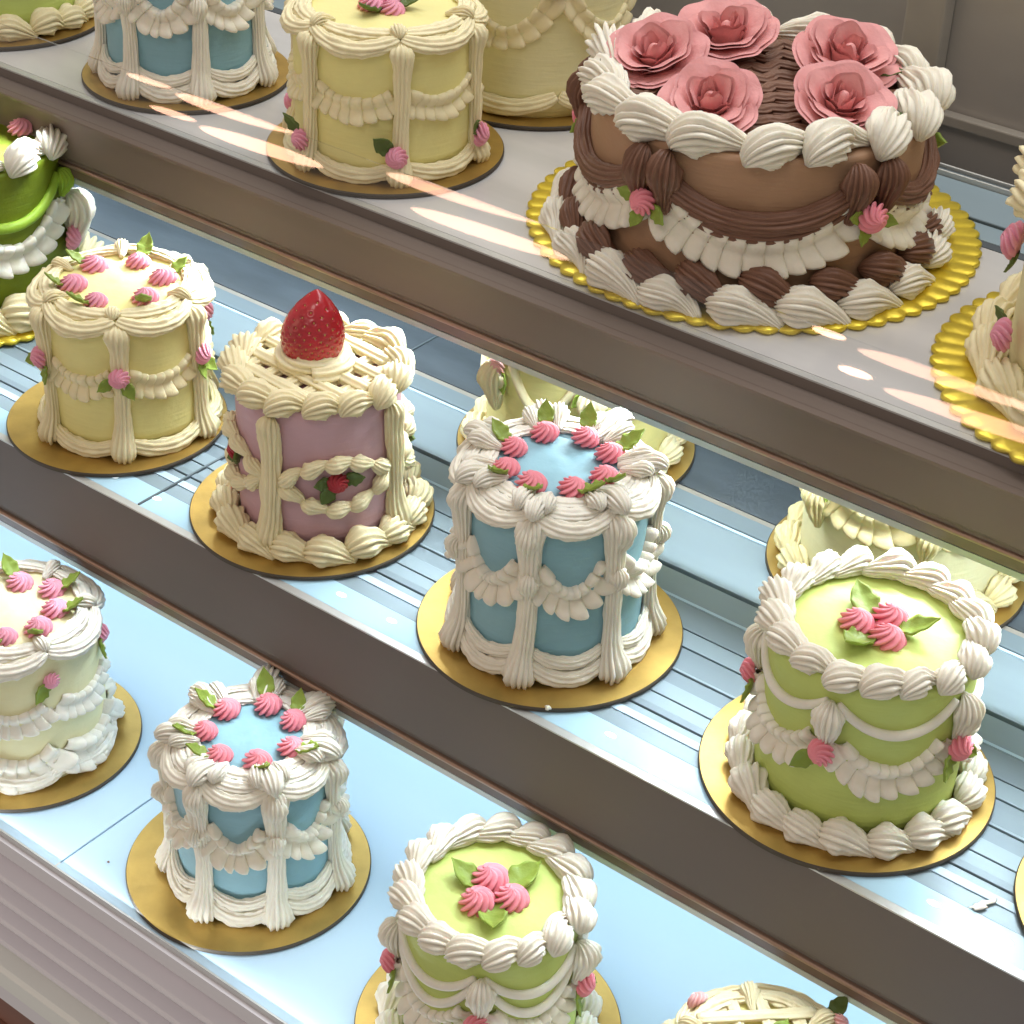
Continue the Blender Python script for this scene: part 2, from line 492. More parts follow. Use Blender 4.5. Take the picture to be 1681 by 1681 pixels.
class Cake:
    def __init__(self, name, label, x, y, z, face, R, h, body, board_r, board_mat='gold', scallop=0, depth=0.03, off=(0, 0), taper=0.0, seed=0, bodyname='body'):
        self.root = thing(name, label, "cake", (x, y, z + 0.0005), math.radians(face), "decorated cakes in the display case")
        self.R, self.h, self.seed = R, h, seed
        self.r = random.Random(seed + 11)
        bd = link("cake_board", with_mat(board_mesh(board_r, scallop=scallop, depth=depth), M[board_mat]), parent=self.root)
        if not scallop:
            bd.data.materials.append(M['boardedge'])
            for p in bd.data.polygons:
                if abs(p.normal.z) < 0.8 or p.center.z < 0.0008:
                    p.material_index = 1
        self.ox, self.oy = off
        self.zb = 0.0022
        self.body = link("body", with_mat(body_mesh(R, h, seed, taper), M[body]), parent=self.root, loc=(self.ox, self.oy, self.zb))

    def put(self, name, me, m, mtx):
        o = link(name, with_mat(me, M[m]), parent=self.root, mtx=Matrix.Translation((self.ox, self.oy, self.zb)) @ mtx)
        return o

    def ang(self, me_name, me, m, deg):
        return self.put(me_name, me, m, Matrix.Rotation(math.radians(deg), 4, 'Z'))

    # ring of shells lying along the rim or the foot
    def shells(self, n, rr, z, L, Rm, m, start=0, yaw=18, back=True, flip=False, k=13, amp=0.34, tilt=0, roll=0, tw=1.2, full=True, rise=0.85):
        vs = variants(("shell", L, Rm, k, amp, tw, rise), lambda i: shell_mesh(L, Rm, k, amp, tw, seed=i * 7 + 1, rise=rise))
        for i in range(n):
            a = math.radians(start) + 2 * PI * i / n + self.r.uniform(-.03, .03)
            d = (a + PI) % (2 * PI) - PI
            if not full and abs(d) > VIS:
                continue
            tang = Vector((-math.sin(a), math.cos(a), 0)) * (-1 if flip else 1)
            rad = Vector((math.cos(a), math.sin(a), 0))
            yw = math.radians(yaw + self.r.uniform(-9, 9))
            x = tang * math.cos(yw) - rad * math.sin(yw)
            zz = Vector((0, 0, 1)) * math.cos(math.radians(tilt)) + rad * math.sin(math.radians(tilt))
            s = self.r.uniform(0.93, 1.08)
            mt = frame((rr * math.cos(a), rr * math.sin(a), z), x, zz) @ Matrix.Rotation(math.radians(roll + self.r.uniform(-10, 10)), 4, 'X') @ Matrix.Diagonal((s, s, s * self.r.uniform(.95, 1.05), 1))
            self.put("shell", vs[self.r.randrange(4)], m, mt)

    def rosette(self, loc, nrm, Rm, m, k=9, name="rosette"):
        vs = variants(("ros", Rm, k), lambda i: rosette_mesh(Rm, k, seed=i * 5 + 2), 3)
        x = Vector((0.3, 1, 0.2)) if abs(Vector(nrm).normalized().z) < 0.9 else Vector((1, 0, 0))
        nn = Vector(nrm).normalized() + Vector((self.r.uniform(-.16, .16), self.r.uniform(-.16, .16), self.r.uniform(-.1, .1)))
        s = self.r.uniform(.92, 1.08)
        mt = frame(loc, x, nn) @ Matrix.Rotation(self.r.uniform(0, 6.28), 4, 'Z') @ Matrix.Scale(s, 4)
        return self.put(name, vs[self.r.randrange(3)], m, mt)

    def leaf(self, loc, xdir, nrm, L, W, m='leaf'):
        vs = variants(("leaf", L, W), lambda i: leaf_mesh(L, W, seed=i * 3 + 1), 4)
        s = self.r.uniform(.88, 1.12)
        mt = frame(loc, xdir, nrm) @ Matrix.Scale(s, 4)
        return self.put("leaf", vs[self.r.randrange(4)], m, mt)

    def top_ring(self, n, rr, Rm, m, start=0, leafL=0.011, leafW=0.007, side=1, lm='leaf', k=9, lift=0.0):
        for i in range(n):
            a = math.radians(start) + 2 * PI * i / n + self.r.uniform(-.06, .06)
            q = rr * self.r.uniform(.95, 1.05)
            p = Vector((q * math.cos(a), q * math.sin(a), self.h + lift))
            self.rosette(p, (0, 0, 1), Rm, m, k)
            b = a + self.r.uniform(-.9, .9)
            d = Vector((math.cos(b), math.sin(b), 0))
            self.leaf(p + d * Rm * 0.62 + Vector((0, 0, .0022)), d, Vector((0, 0, 1)) - d * 0.35, leafL * 1.12, leafW, lm)

    def trio(self, Rm, m, start=90, lm='leaf', leafL=0.016, leafW=0.010, loff=60, d=1.02):
        for i in range(3):
            a = math.radians(start + 120 * i)
            p = Vector((Rm * d * math.cos(a), Rm * d * math.sin(a), self.h))
            self.rosette(p, (0, 0, 1), Rm, m)
            b = math.radians(start + loff + 120 * i + self.r.uniform(-8, 8))
            dd = Vector((math.cos(b), math.sin(b), 0))
            self.leaf(dd * Rm * 0.75 + Vector((0, 0, self.h + .0008)), dd, (0, 0, 1), leafL, leafW, lm)

    def side_rosette(self, deg, z, Rm, m, out=0.003, leaves=((-150,),), lm='leaf', leafL=0.011, leafW=0.0075, k=9):
        a = math.radians(deg)
        n = Vector((math.cos(a), math.sin(a), 0))
        t = Vector((-math.sin(a), math.cos(a), 0))
        u = Vector((0, 0, 1))
        p = n * (self.R + out) + u * z
        o = self.rosette(p, n, Rm, m, k)
        for lf in leaves:
            b = math.radians(lf[0])
            d = t * math.cos(b) + u * math.sin(b)
            self.leaf(p + d * Rm * 0.6 - n * 0.0006, d, n, leafL, leafW, lm)
        return o

    def pillars(self, degs, z0, z1, rt, rm, rb, m, k=12, amp=0.36, over=0.003, tw=0.5):
        vs = variants(("pil", self.R, z0, z1, rt, rm, rb, k), lambda i: pillar_mesh(self.R, z0, z1, rt, rm, rb, k, amp, tw, seed=i * 9 + 4, lean=(-.03, .03, 0.01)[i], over=over), 3)
        for i, d in enumerate(degs):
            self.ang("pillar", vs[i % 3], m, d)

    def ruffles(self, degs, span, z0, sag, w, A, pleats, m, name="ruffle"):
        vs = variants(("ruf", self.R, span, z0, sag, w, A, pleats), lambda i: ruffle_mesh(self.R, -math.radians(span / 2), math.radians(span / 2), z0, sag, w, A, pleats, seed=i * 13 + 5), 3)
        for i, d in enumerate(degs):
            self.ang(name, vs[i % 3], m, d)

    def strings(self, degs, span, z0, sag, rad, m, flat=1.0, ridges=0, amp=0.0, name="string_swag", power=0.9, endr=.6):
        vs = variants(("str", self.R, span, z0, sag, rad, flat, ridges), lambda i: string_mesh(self.R, -math.radians(span / 2), math.radians(span / 2), z0, sag * (1 + .04 * (i - 1)), rad, ridges, amp, flat, seed=i, power=power, endr=endr), 3)
        for i, d in enumerate(degs):
            self.ang(name, vs[i % 3], m, d)

    def bands(self, degs, span, R, z0, dip, out, hw, hh, m, name="rim_band", ridges=9, amp=0.34, tilt=0.6):
        vs = variants(("band", R, span, z0, dip, out, hw, hh, tilt), lambda i: band_mesh(R, -math.radians(span / 2), math.radians(span / 2), z0, dip, out * (1 + .06 * (i - 1)), hw, hh, ridges, amp, seed=i * 3, tilt=tilt), 3)
        for i, d in enumerate(degs):
            self.ang(name, vs[i % 3], m, d)

    def fans(self, degs, r0, z, L, Rm, m, inward=True, name="fan", tilt=8, k=13):
        """a shell on the rim, pointing to the centre (or down the side)"""
        vs = variants(("fan", L, Rm, k), lambda i: shell_mesh(L, Rm, k, 0.38, 0.3, curve=0.05, seed=i * 7 + 3, rise=0.7), 4)
        for d in degs:
            a = math.radians(d + self.r.uniform(-2, 2))
            rad = Vector((math.cos(a), math.sin(a), 0))
            s = self.r.uniform(.9, 1.1)
            if inward:
                mt = frame(rad * r0 + Vector((0, 0, z)), -rad + Vector((0, 0, -.05)), (0, 0, 1))
            else:
                mt = frame(rad * r0 + Vector((0, 0, z)), (0, 0, -1), rad)
            self.put(name, vs[self.r.randrange(4)], m, mt @ Matrix.Scale(s, 4))


def ring(start, n, lim=None):
    out = []
    for i in range(n):
        d = (start + 360 / n * i + 180) % 360 - 180
        if lim is None or abs(d) <= lim:
            out.append(d)
    return out


def box(name, x0, x1, y0, y1, z0, z1, m, parent=None, bev=0.0):
    v = [(x, y, z) for x in (x0, x1) for y in (y0, y1) for z in (z0, z1)]
    f = [(0, 1, 3, 2), (4, 6, 7, 5), (0, 4, 5, 1), (2, 3, 7, 6), (0, 2, 6, 4), (1, 5, 7, 3)]
    me = bpy.data.meshes.new(name)
    me.from_pydata(v, [], f)
    me.materials.append(m)
    o = bpy.data.objects.new(name, me)
    COL.objects.link(o)
    if parent:
        o.parent = parent
    if bev:
        b = o.modifiers.new("bevel", 'BEVEL')
        b.width = bev
        b.segments = 2
    return o


def extrude(name, prof, x0, x1, m, parent=None, smooth=False):
    """a closed profile in (y, z) drawn out along the case"""
    n = len(prof)
    v = [(x0, y, z) for y, z in prof] + [(x1, y, z) for y, z in prof]
    f = [(i, (i + 1) % n, n + (i + 1) % n, n + i) for i in range(n)] + [tuple(range(n))[::-1], tuple(range(n, 2 * n))]
    me = bpy.data.meshes.new(name)
    me.from_pydata(v, [], f)
    import bmesh
    bm = bmesh.new()
    bm.from_mesh(me)
    bmesh.ops.recalc_face_normals(bm, faces=bm.faces)
    bm.to_mesh(me)
    bm.free()
    me.materials.append(m)
    if smooth:
        me.polygons.foreach_set("use_smooth", [True] * len(me.polygons))
    o = bpy.data.objects.new(name, me)
    COL.objects.link(o)
    if parent:
        o.parent = parent
    return o


# ------------------------------------------------------------------ the display case
ZT, ZM, ZB = 0.1365, 0.0, -0.1503
YT, YM, YB = 0.1407, 0.0, -0.1096
X0, X1 = -1.75, 0.75
fascia_m = mat("smoked_trim", (0.165, 0.122, 0.098), 0.5, noise=0.10, nscale=6, stretch=(0.25, 1, 3), bump=0.03, bscale=40, spec=0.3)
fascia2_m = mat("dark_trim", (0.155, 0.132, 0.12), 0.55, noise=0.06, nscale=6, stretch=(0.25, 1, 3), bump=0.03, bscale=40, spec=0.2)
lip_m = mat("trim_lip", (0.16, 0.105, 0.08), 0.22, spec=0.7, noise=0.05)
copper_m = mat("copper_bead", (0.36, 0.24, 0.18), 0.3, metal=0.5, noise=0.05)
alu_m = mat("brushed_edge", (0.62, 0.63, 0.62), 0.35, metal=0.4, noise=0.05)
reflect_m = mat("deck_reflection", (0.21, 0.27, 0.31), 0.40, metal=0.15, noise=0.10, nscale=7, stretch=(0.3, 2.5, 1), bump=0.05, bscale=60, spec=0.2)
pale_m = mat("pale_steel_and_reflection", (0.27, 0.35, 0.40), 0.38, metal=0.1, noise=0.07, nscale=9, stretch=(0.3, 3, 1), spec=0.2)
dark_m = mat("dark_steel_and_reflection", (0.10, 0.12, 0.14), 0.25, metal=0.2, noise=0.30, nscale=14, stretch=(0.6, 2, 1))
floor_m = mat("pale_blue_floor", (0.52, 0.70, 0.85), 0.28, noise=0.05, nscale=5, stretch=(0.4, 2, 1), spec=0.2)
back_m = mat("back_panel", (0.18, 0.26, 0.34), 0.25, noise=0.25, nscale=9, stretch=(0.5, 1, 1))
room_m = mat("dim_back_door", (0.34, 0.32, 0.30), 0.22, noise=0.35, nscale=4, stretch=(0.5, 1, 1.6))
frame_m = mat("door_frame", (0.36, 0.33, 0.29), 0.35, noise=0.1, nscale=20)
louvre_m = mat("louvre", (0.80, 0.78, 0.83), 0.35, noise=0.05, nscale=10, stretch=(0.2, 1, 1))
trim_m = mat("pale_trim", (0.86, 0.88, 0.85), 0.35, noise=0.05, nscale=10, stretch=(0.2, 1, 1))
wood_m = mat("brown_plinth", (0.26, 0.11, 0.075), 0.5, noise=0.3, nscale=30, stretch=(0.3, 1, 1), bump=0.1, bscale=120)
seam_m = mat("dark_seam", (0.10, 0.13, 0.15), 0.4, noise=0.1)

case = thing("display_case", "three tiered bakery display case with brown shelf fronts and pale blue lit decks", "display case", (0, 0, ZB))
INV = Matrix.Translation((0, 0, -ZB))


def cp(o, parent=case):
    """parent without moving"""
    o.parent = parent
    if parent is case:
        o.matrix_parent_inverse = INV
    return o


def shelf_front(name, y, z, h, m):
    s = cp(extrude(name, [(y, z - 0.0012), (y, z - h + 0.014), (y + 0.0012, z - h + 0.0125), (y + 0.0012, z - h + 0.0105), (y + 0.004, z - h + 0.0105), (y + 0.006, z - 0.0012)], X0, X1, m))
    cp(extrude("bead", [(y - 0.0004, z - h + 0.0104), (y - 0.0012, z - h + 0.0096), (y - 0.0012, z - h + 0.0086), (y, z - h + 0.0080), (y + 0.003, z - h + 0.0080), (y + 0.003, z - h + 0.0104)], X0, X1, copper_m), s)
    cp(extrude("lip", [(y + 0.0006, z - h + 0.0079), (y + 0.0006, z - h + 0.0022), (y + 0.0016, z - h + 0.0014), (y + 0.005, z - h + 0.0014), (y + 0.005, z - h + 0.0079)], X0, X1, lip_m), s)
    cp(box("edge_strip", X0, X1, y + 0.0012, y + 0.009, z - h - 0.0022, z - h + 0.0012, alu_m), s)
    cp(box("glass_edge", X0, X1, y - 0.0005, y + 0.004, z - 0.0011, z - 0.0002, alu_m), s)
    return s


shelf_front("shelf_front", YT, ZT, 0.0575, fascia_m)["label"] = "reddish brown front of the top shelf"
shelf_front("shelf_front", YM, ZM, 0.0626, fascia2_m)["label"] = "dark brown front of the middle shelf"

# middle deck: reflections in the glass shelf, put in as coloured strips along the case
led_strip_m = mat("lit_diffuser", (0.40, 0.60, 0.72), 0.25, noise=0.04, nscale=9, stretch=(0.5, 2, 1), emit=(0.55, 0.82, 1.0), estr=0.12, spec=0.2)  # glow put in for LED light under the glass edge
deck = [(0.0035, 0.0214, led_strip_m, 0), (0.0216, 0.031, pale_m, -.0004), (0.0313, 0.036, floor_m, 0), (0.0363, 0.041, pale_m, -.001), (0.0413, 0.0455, reflect_m, 0), (0.0458, 0.0535, pale_m, -.0006),
        (0.0538, 0.0632, pale_m, 0), (0.0635, 0.0730, reflect_m, -.001), (0.0733, 0.0750, pale_m, 0), (0.0753, 0.0905, reflect_m, -.0005), (0.0917, 0.103, pale_m, -.0005), (0.1033, 0.1210, reflect_m, 0), (0.1213, 0.1235, floor_m, 0), (0.1238, 0.1415, pale_m, -.0005),
        (0.1440, 0.1890, pale_m, 0), (0.1893, 0.1915, floor_m, 0.0004), (0.1930, 0.2060, reflect_m, 0), (0.2063, 0.2100, frame_m, -.0004), (0.2103, 0.34, dark_m, 0)]
cp(box("deck_base", X0, X1, 0.0062, 0.34, ZM - 0.008, ZM - 0.0035, reflect_m))
for y0, y1, m, dz in deck:
    cp(box("reflection_strip", X0, X1, y0, y1, ZM - 0.0034, ZM + dz - 0.0002, m, bev=0.0003))
# glowing dots put in for the LED reflections on the front strip
dot_m = mat("led_glint", (0.9, 0.95, 1), 0.3, emit=(0.8, 0.95, 1.0), estr=1.1)
me = grid("led_glint", np.stack([cyl(np.linspace(0, 2 * PI, 20, endpoint=False), 0.0032 * math.cos(a), np.full(20, 0.0006 * math.sin(a))) for a in np.linspace(0, 1.5, 5)]), closed_v=True, caps=True)
for i in range(24):
    cp(link("led_glint", with_mat(me, dot_m), loc=(-0.62 + 0.033 * i, 0.0145, ZM - 0.00025), scale=(1.0, .55, .5)))
for x in (-0.4245, 0.245):
    cp(box("deck_seam", x - 0.0006, x + 0.0006, 0.004, 0.34, ZM - 0.003, ZM + 0.0005, seam_m))
cp(box("back_wall", X0, X1, 0.34, 0.345, -0.01, 0.133, back_m))
# bottom deck
cp(box("floor_panel", X0, -0.3821, YB + 0.0005, 0.34, ZB - 0.004, ZB - 0.0002, floor_m, bev=0.0004))
cp(box("floor_panel", -0.3811, 0.2700, YB + 0.0005, 0.34, ZB - 0.004, ZB - 0.0002, floor_m, bev=0.0004))
cp(box("floor_panel", 0.2710, X1, YB + 0.0005, 0.34, ZB - 0.004, ZB - 0.0002, floor_m, bev=0.0004))
cp(box("floor_base", X0, X1, YB + 0.001, 0.34, ZB - 0.010, ZB - 0.0045, seam_m))
cp(box("back_wall", X0, X1, 0.34, 0.345, ZB, -0.012, floor_m))
# top deck
cp(box("top_deck", X0, X1, YT + 0.0045, 0.318, ZT - 0.004, ZT - 0.0003, mat("top_deck", (0.64, 0.63, 0.63), 0.22, metal=0.15, noise=0.16, nscale=7, stretch=(0.4, 2.4, 1), bump=0.04, bscale=50)))
cp(box("rear_strip", X0, X1, 0.3183, 0.3245, ZT - 0.004, ZT, dark_m))
cp(box("rear_strip", X0, X1, 0.325, 0.3425, ZT - 0.004, ZT + 0.0002, pale_m, bev=0.0004))
cp(box("rear_strip", X0, X1, 0.3428, 0.3440, ZT - 0.004, ZT + 0.0014, seam_m))
cp(box("rear_strip", X0, X1, 0.3443, 0.3828, ZT - 0.004, ZT + 0.0008, pale_m, bev=0.0006))
cp(box("rear_rail", X0, X1, 0.3835, 0.3850, ZT - 0.004, ZT + 0.0035, alu_m, bev=0.0003))
cp(box("rear_rail", X0, X1, 0.3855, 0.3905, ZT - 0.004, ZT + 0.0015, seam_m))
cp(box("rear_rail", X0, X1, 0.3910, 0.3925, ZT - 0.004, ZT + 0.0035, alu_m, bev=0.0003))
# sliding back doors and what little is seen past them
cp(box("back_door", X0, X1, 0.50, 0.506, ZT - 0.30, 0.9, room_m))
cp(box("door_stile", -0.262, -0.236, 0.485, 0.499, ZT - 0.25, 0.9, frame_m, bev=0.002))
cp(box("door_rail", X0, X1, 0.4905, 0.499, 0.118, 0.125, frame_m, bev=0.001))

# louvred front below the bottom deck
zf = ZB - 0.0022
cp(box("floor_edge", X0, X1, YB - 0.0004, YB + 0.004, ZB - 0.0042, ZB - 0.0003, alu_m), case)
cp(extrude("louvre", [(YB - 0.003, ZB - 0.0044), (YB - 0.0022, -0.1660), (YB + 0.0060, -0.1778), (YB + 0.014, -0.1781), (YB + 0.010, ZB - 0.0044)], X0, X1, louvre_m))
for i in range(4):
    zt = -0.1783 - 0.0182 * i
    cp(extrude("louvre", [(YB + 0.014, zt - 0.0002), (YB - 0.0050, zt - 0.0004), (YB - 0.0062, zt - 0.0010), (YB - 0.0066, zt - 0.0022), (YB - 0.0030, zt - 0.0090), (YB + 0.0065, zt - 0.0178), (YB + 0.014, zt - 0.0181)], X0, X1, louvre_m))
cp(extrude("pale_trim", [(YB, -0.2512), (YB - 0.008, -0.2515), (YB - 0.0105, -0.2535), (YB - 0.0105, -0.266), (YB - 0.0085, -0.2685), (YB + 0.01, -0.2685), (YB + 0.01, -0.2512)], X0, X1, trim_m))
cp(extrude("pale_trim", [(YB - 0.004, -0.2688), (YB - 0.0075, -0.270), (YB - 0.0065, -0.285), (YB - 0.003, -0.2875), (YB + 0.01, -0.2875), (YB + 0.01, -0.2688)], X0, X1, louvre_m))
cp(box("plinth_board", X0, X1, YB - 0.003, YB + 0.01, -0.312, -0.2885, wood_m, bev=0.0008))
cp(box("plinth_board", X0, X1, YB - 0.006, YB + 0.01, -0.42, -0.313, wood_m, bev=0.0008))

# added slanting strip of front glass, put here to mirror the ceiling tubes
gl = bpy.data.materials.new("clear_front_glass")
gl.use_nodes = True
nt = gl.node_tree
nt.nodes.remove(nt.nodes["Principled BSDF"])
tr = nt.nodes.new("ShaderNodeBsdfTransparent")
gs = nt.nodes.new("ShaderNodeBsdfGlossy")
gs.inputs["Roughness"].default_value = 0.012
fr = nt.nodes.new("ShaderNodeFresnel")
geo = nt.nodes.new("ShaderNodeNewGeometry")
ior = nt.nodes.new("ShaderNodeMix")
ior.inputs[2].default_value = 1.45
ior.inputs[3].default_value = 1 / 1.45
nt.links.new(geo.outputs["Backfacing"], ior.inputs[0])
nt.links.new(ior.outputs[0], fr.inputs[0])
mxs = nt.nodes.new("ShaderNodeMixShader")
nt.links.new(fr.outputs[0], mxs.inputs[0])
nt.links.new(tr.outputs[0], mxs.inputs[1])
nt.links.new(gs.outputs[0], mxs.inputs[2])
nt.links.new(mxs.outputs[0], nt.nodes["Material Output"].inputs[0])


def gp(z):
    return 0.118 + 0.8391 * (z - 0.125)


za, zb_ = 0.1330, 0.1600
cp(extrude("front_glass_strip", [(gp(za), za), (gp(zb_), zb_), (gp(zb_) + 0.0031, zb_ - 0.0026), (gp(za) + 0.0031, za - 0.0026)], X0, X1, gl))
cp(box("glass_channel", X0, X1, gp(za) - 0.001, YT - 0.0006, za - 0.0046, za - 0.0028, fascia_m, bev=0.0003))

# ------------------------------------------------------------------ cakes
T = ZT
Z0 = 0.0


def blue_cake(label, x, y, z, face, R, h, br, start, nros, rstart, off=(0, 0), seed=1, rosm='pink'):
    c = Cake("blue_cake", label, x, y, z, face, R, h, 'blue', br, off=off, seed=seed)
    p = ring(start, 7)
    side = [d for d in p if abs(d) < 128]
    mids = [d + 360 / 14 for d in p]
    sm = [d for d in mids if abs((d + 180) % 360 - 180) < 128]
    sp = 360 / 7
    c.pillars(side, -0.001, h - 0.001, 0.0074, 0.0042, 0.0085, 'cream', k=13, over=0.002, tw=0.25)
    c.ruffles(sm, sp - 2, h * 0.72, h * 0.21, 0.0135, 0.0074, 8, 'cream')
    c.bands(mids, sp - 3, R - 0.0005, h + 0.0003, 0.0050, 0.0038, 0.0046, 0.0026, 'cream', tilt=0.9)
    c.bands(mids, sp - 6, R - 0.0055, h + 0.0010, 0.0012, 0.0028, 0.0042, 0.0024, 'white', tilt=0.4, name="inner_rim_band")
    c.fans(p, R - 0.003, h + 0.0005, 0.024, 0.0060, 'white')
    c.bands(sm, sp - 2, R + 0.0030, 0.0125, 0.0090, 0.0015, 0.0046, 0.0030, 'cream', name="base_band", tilt=1.25)
    c.bands(sm, sp - 8, R + 0.0015, 0.0175, 0.006, 0.001, 0.0036, 0.0026, 'cream', name="base_band", tilt=1.4)
    c.fans(side, R + 0.0015, h * 0.88, 0.018, 0.0056, 'cream', inward=False, name="knot")
    c.fans(side, R + 0.0035, h * 0.62, 0.013, 0.0046, 'cream', inward=False, name="knot")
    c.bands(mids, sp - 4, R - 0.0120, h + 0.0008, 0.0, 0.0012, 0.0050, 0.0022, 'white', tilt=0.1, name="inner_rim_band")
    c.fans([d + 9 for d in p], R - 0.006, h + 0.002, 0.016, 0.0046, 'white')
    c.fans([d - 9 for d in p], R - 0.006, h + 0.002, 0.016, 0.0046, 'white')
    c.top_ring(nros, R * 0.56, 0.0072, rosm, rstart, leafL=0.0125, leafW=0.0088, lift=0.0015)
    return c


def lime_cake(label, x, y, z, face, R, h, br, start, tri, strings=1, off=(0, 0), seed=3):
    c = Cake("lime_cake", label, x, y, z, face, R, h, 'lime', br, off=off, seed=seed)
    p = [d for d in ring(start, 5)]
    side = [d for d in p if abs(d) < 128]
    sm = [d for d in ring(start + 36, 5) if abs(d) < 140]
    c.shells(17, R - 0.0030, h - 0.001, 0.0215, 0.0069, 'cream', start=8, yaw=26, tilt=16)
    c.shells(18, R + 0.0032, 0.0005, 0.0215, 0.0076, 'cream', start=3, yaw=-14, tilt=34, full=False, tw=0.6)
    c.fans(side, R + 0.0008, h * 0.79, 0.024, 0.0066, 'cream', inward=False, name="fan")
    for k in range(strings):
        c.strings(sm, 66, h * (0.90 - 0.04 * k), h * (0.16 + 0.11 * k), 0.0023, 'white')
    c.ruffles(sm, 66, h * 0.64, h * 0.20, 0.0140, 0.0070, 9, 'cream')
    for d in side:
        c.side_rosette(d, h * 0.60, 0.0066, 'pink', out=0.0048, leaves=((-140,), (-40,)) if d != side[0] else ((-140,),))
    c.trio(0.0088, 'pink', tri[0], loff=tri[1], leafL=0.020, leafW=0.013)
    return c


def band_cake(name, label, x, y, z, face, R, h, br, body, icing_m, start, n, rosm, seed, off=(0, 0), topros=None, midros=True, footros=False, ruffle=True, pil=True, leafm='leaf'):
    c = Cake(name, label, x, y, z, face, R, h, body, br, off=off, seed=seed)
    p = ring(start, n)
    sp = 360 / n
    side = [d for d in p if abs(d) < 128]
    mids = ring(start + sp / 2, n)
    sm = [d for d in mids if abs(d) < 135]
    if pil:
        c.pillars(side, -0.001, h - 0.002, 0.0070, 0.0040, 0.0078, icing_m, k=11, over=0.001, tw=0.5)
    if ruffle:
        c.ruffles(sm, sp - 4, h * 0.60, h * 0.10, 0.0130, 0.0048, 8, icing_m)
    c.bands(mids, sp - 2, R - 0.001, h + 0.0004, 0.0050, 0.0035, 0.0050, 0.0034, icing_m, tilt=0.85)
    c.bands(mids, sp - 6, R - 0.0065, h + 0.0012, 0.0006, 0.0010, 0.0052, 0.0030, icing_m, tilt=0.3, name="inner_rim_band")
    c.bands(sm, sp - 2, R + 0.0022, 0.0095, 0.0060, 0.0012, 0.0050, 0.0036, icing_m, name="base_band", tilt=1.3)
    c.fans(p, R - 0.006, h + 0.0004, 0.014, 0.0042, icing_m)
    if midros:
        for d in side:
            c.side_rosette(d, h * 0.63, 0.0066, rosm, out=0.005, leaves=((-150 if d < 20 else -100,), (-60,)), lm=leafm)
    if footros:
        for d in side:
            c.side_rosette(d - 3, h * 0.21, 0.0064, rosm, out=0.006, leaves=((135,),), lm='darkleaf', leafL=0.014, leafW=0.009)
    if topros:
        c.top_ring(topros, R * 0.55, 0.0076, rosm, 30, side=1, lm=leafm, leafL=0.0125, leafW=0.0085)
    return c


# --- middle tier
c = band_cake("yellow_cake", "pale yellow cake ringed with lilac rosettes, left of the strawberry cake", -0.4967, 0.0558, Z0, -39.8, 0.0440, 0.0815, 0.0612, 'yellow', 'ivory', -6, 6, 'lilac', 21, off=(-0.001, 0.0075), topros=6)

# strawberry cake
SR, SHT = 0.0420, 0.0815
c = Cake("pink_cake", "pale pink cake with cream shell borders and a lattice top carrying a strawberry", -0.3519, 0.0602, Z0, -46.1, SR, SHT, 'pinkbody', 0.0644, off=(0.001, 0.0045), seed=31)
c.shells(15, SR - 0.0020, SHT - 0.0015, 0.0240, 0.0074, 'ivory', start=2, yaw=20, tilt=20, tw=1.0)
c.shells(16, SR + 0.0048, 0.0005, 0.0235, 0.0082, 'ivory', start=4, yaw=-10, tilt=36, full=False, tw=0.6)
pl = [d for d in ring(-34, 4) if abs(d) < 128]
c.pillars(pl, 0.004, SHT - 0.003, 0.0064, 0.0050, 0.0078, 'ivory', k=12, over=0.0, tw=0.35)


def eye_chain(cake, mid, span, zc, up, n, m):
    """two rows of small shells that open and close like an eye"""
    vs = variants(("shell", 0.0155, 0.0044, 11, .2, .8, .8), lambda i: shell_mesh(0.0155, 0.0044, 11, .2, .8, seed=i * 7 + 1, rise=.8))
    for sgn in (1, -1):
        for i in range(n):
            t0, t1 = i / n, (i + 1) / n
            f = lambda t: (math.radians(mid + span * (t - 0.5)), zc + sgn * up * (1 - (2 * t - 1) ** 2))
            (a0, z0), (a1, z1) = f(t0), f(t1)
            q0 = Vector((cake.R * math.cos(a0), cake.R * math.sin(a0), z0))
            q1 = Vector((cake.R * math.cos(a1), cake.R * math.sin(a1), z1))
            am = (a0 + a1) / 2
            nr = Vector((math.cos(am), math.sin(am), 0))
            cake.put("shell", vs[i % 4], m, frame((q0 + q1) / 2 + nr * 0.0004, q1 - q0, nr))


for md in [d for d in ring(11, 4) if abs(d) < 120]:
    eye_chain(c, md, 78, SHT * 0.50, SHT * 0.17, 5, 'ivory')
    c.side_rosette(md, SHT * 0.52, 0.0062, 'red', out=0.0005, leaves=((10,), (-130,), (175,)), lm='darkleaf', leafL=0.010, leafW=0.008)
for sgn in (1, -1):
    for i in range(5):
        o = (i - 2) * 0.0135
        L = math.sqrt(max(1e-6, 0.036 ** 2 - o * o))
        n = 24
        s = np.linspace(-L, L, n)
        e = np.array([math.cos(sgn * 0.75), math.sin(sgn * 0.75), 0])
        q = np.array([-math.sin(sgn * 0.75), math.cos(sgn * 0.75), 0])
        path = np.outer(s, e) + q * o + np.array([0, 0, SHT + 0.0022 + (0.0022 if sgn > 0 else 0)])
        c.put("lattice_strip", sweep("lattice_strip", path, (0, 0, 1), 0.0030, 0.0043, 7, 0.30, 0.3, jit=.10, seed=i), 'ivory', Matrix.Identity(4))
n = 90
t = np.linspace(0, 1, n)
an = t * 2 * PI * 1.6
rr = 0.0175 * (1 - t * 0.55)
path = np.stack([rr * np.cos(an) - 0.002, rr * np.sin(an) - 0.003, SHT + 0.006 + 0.0045 * t], 1)
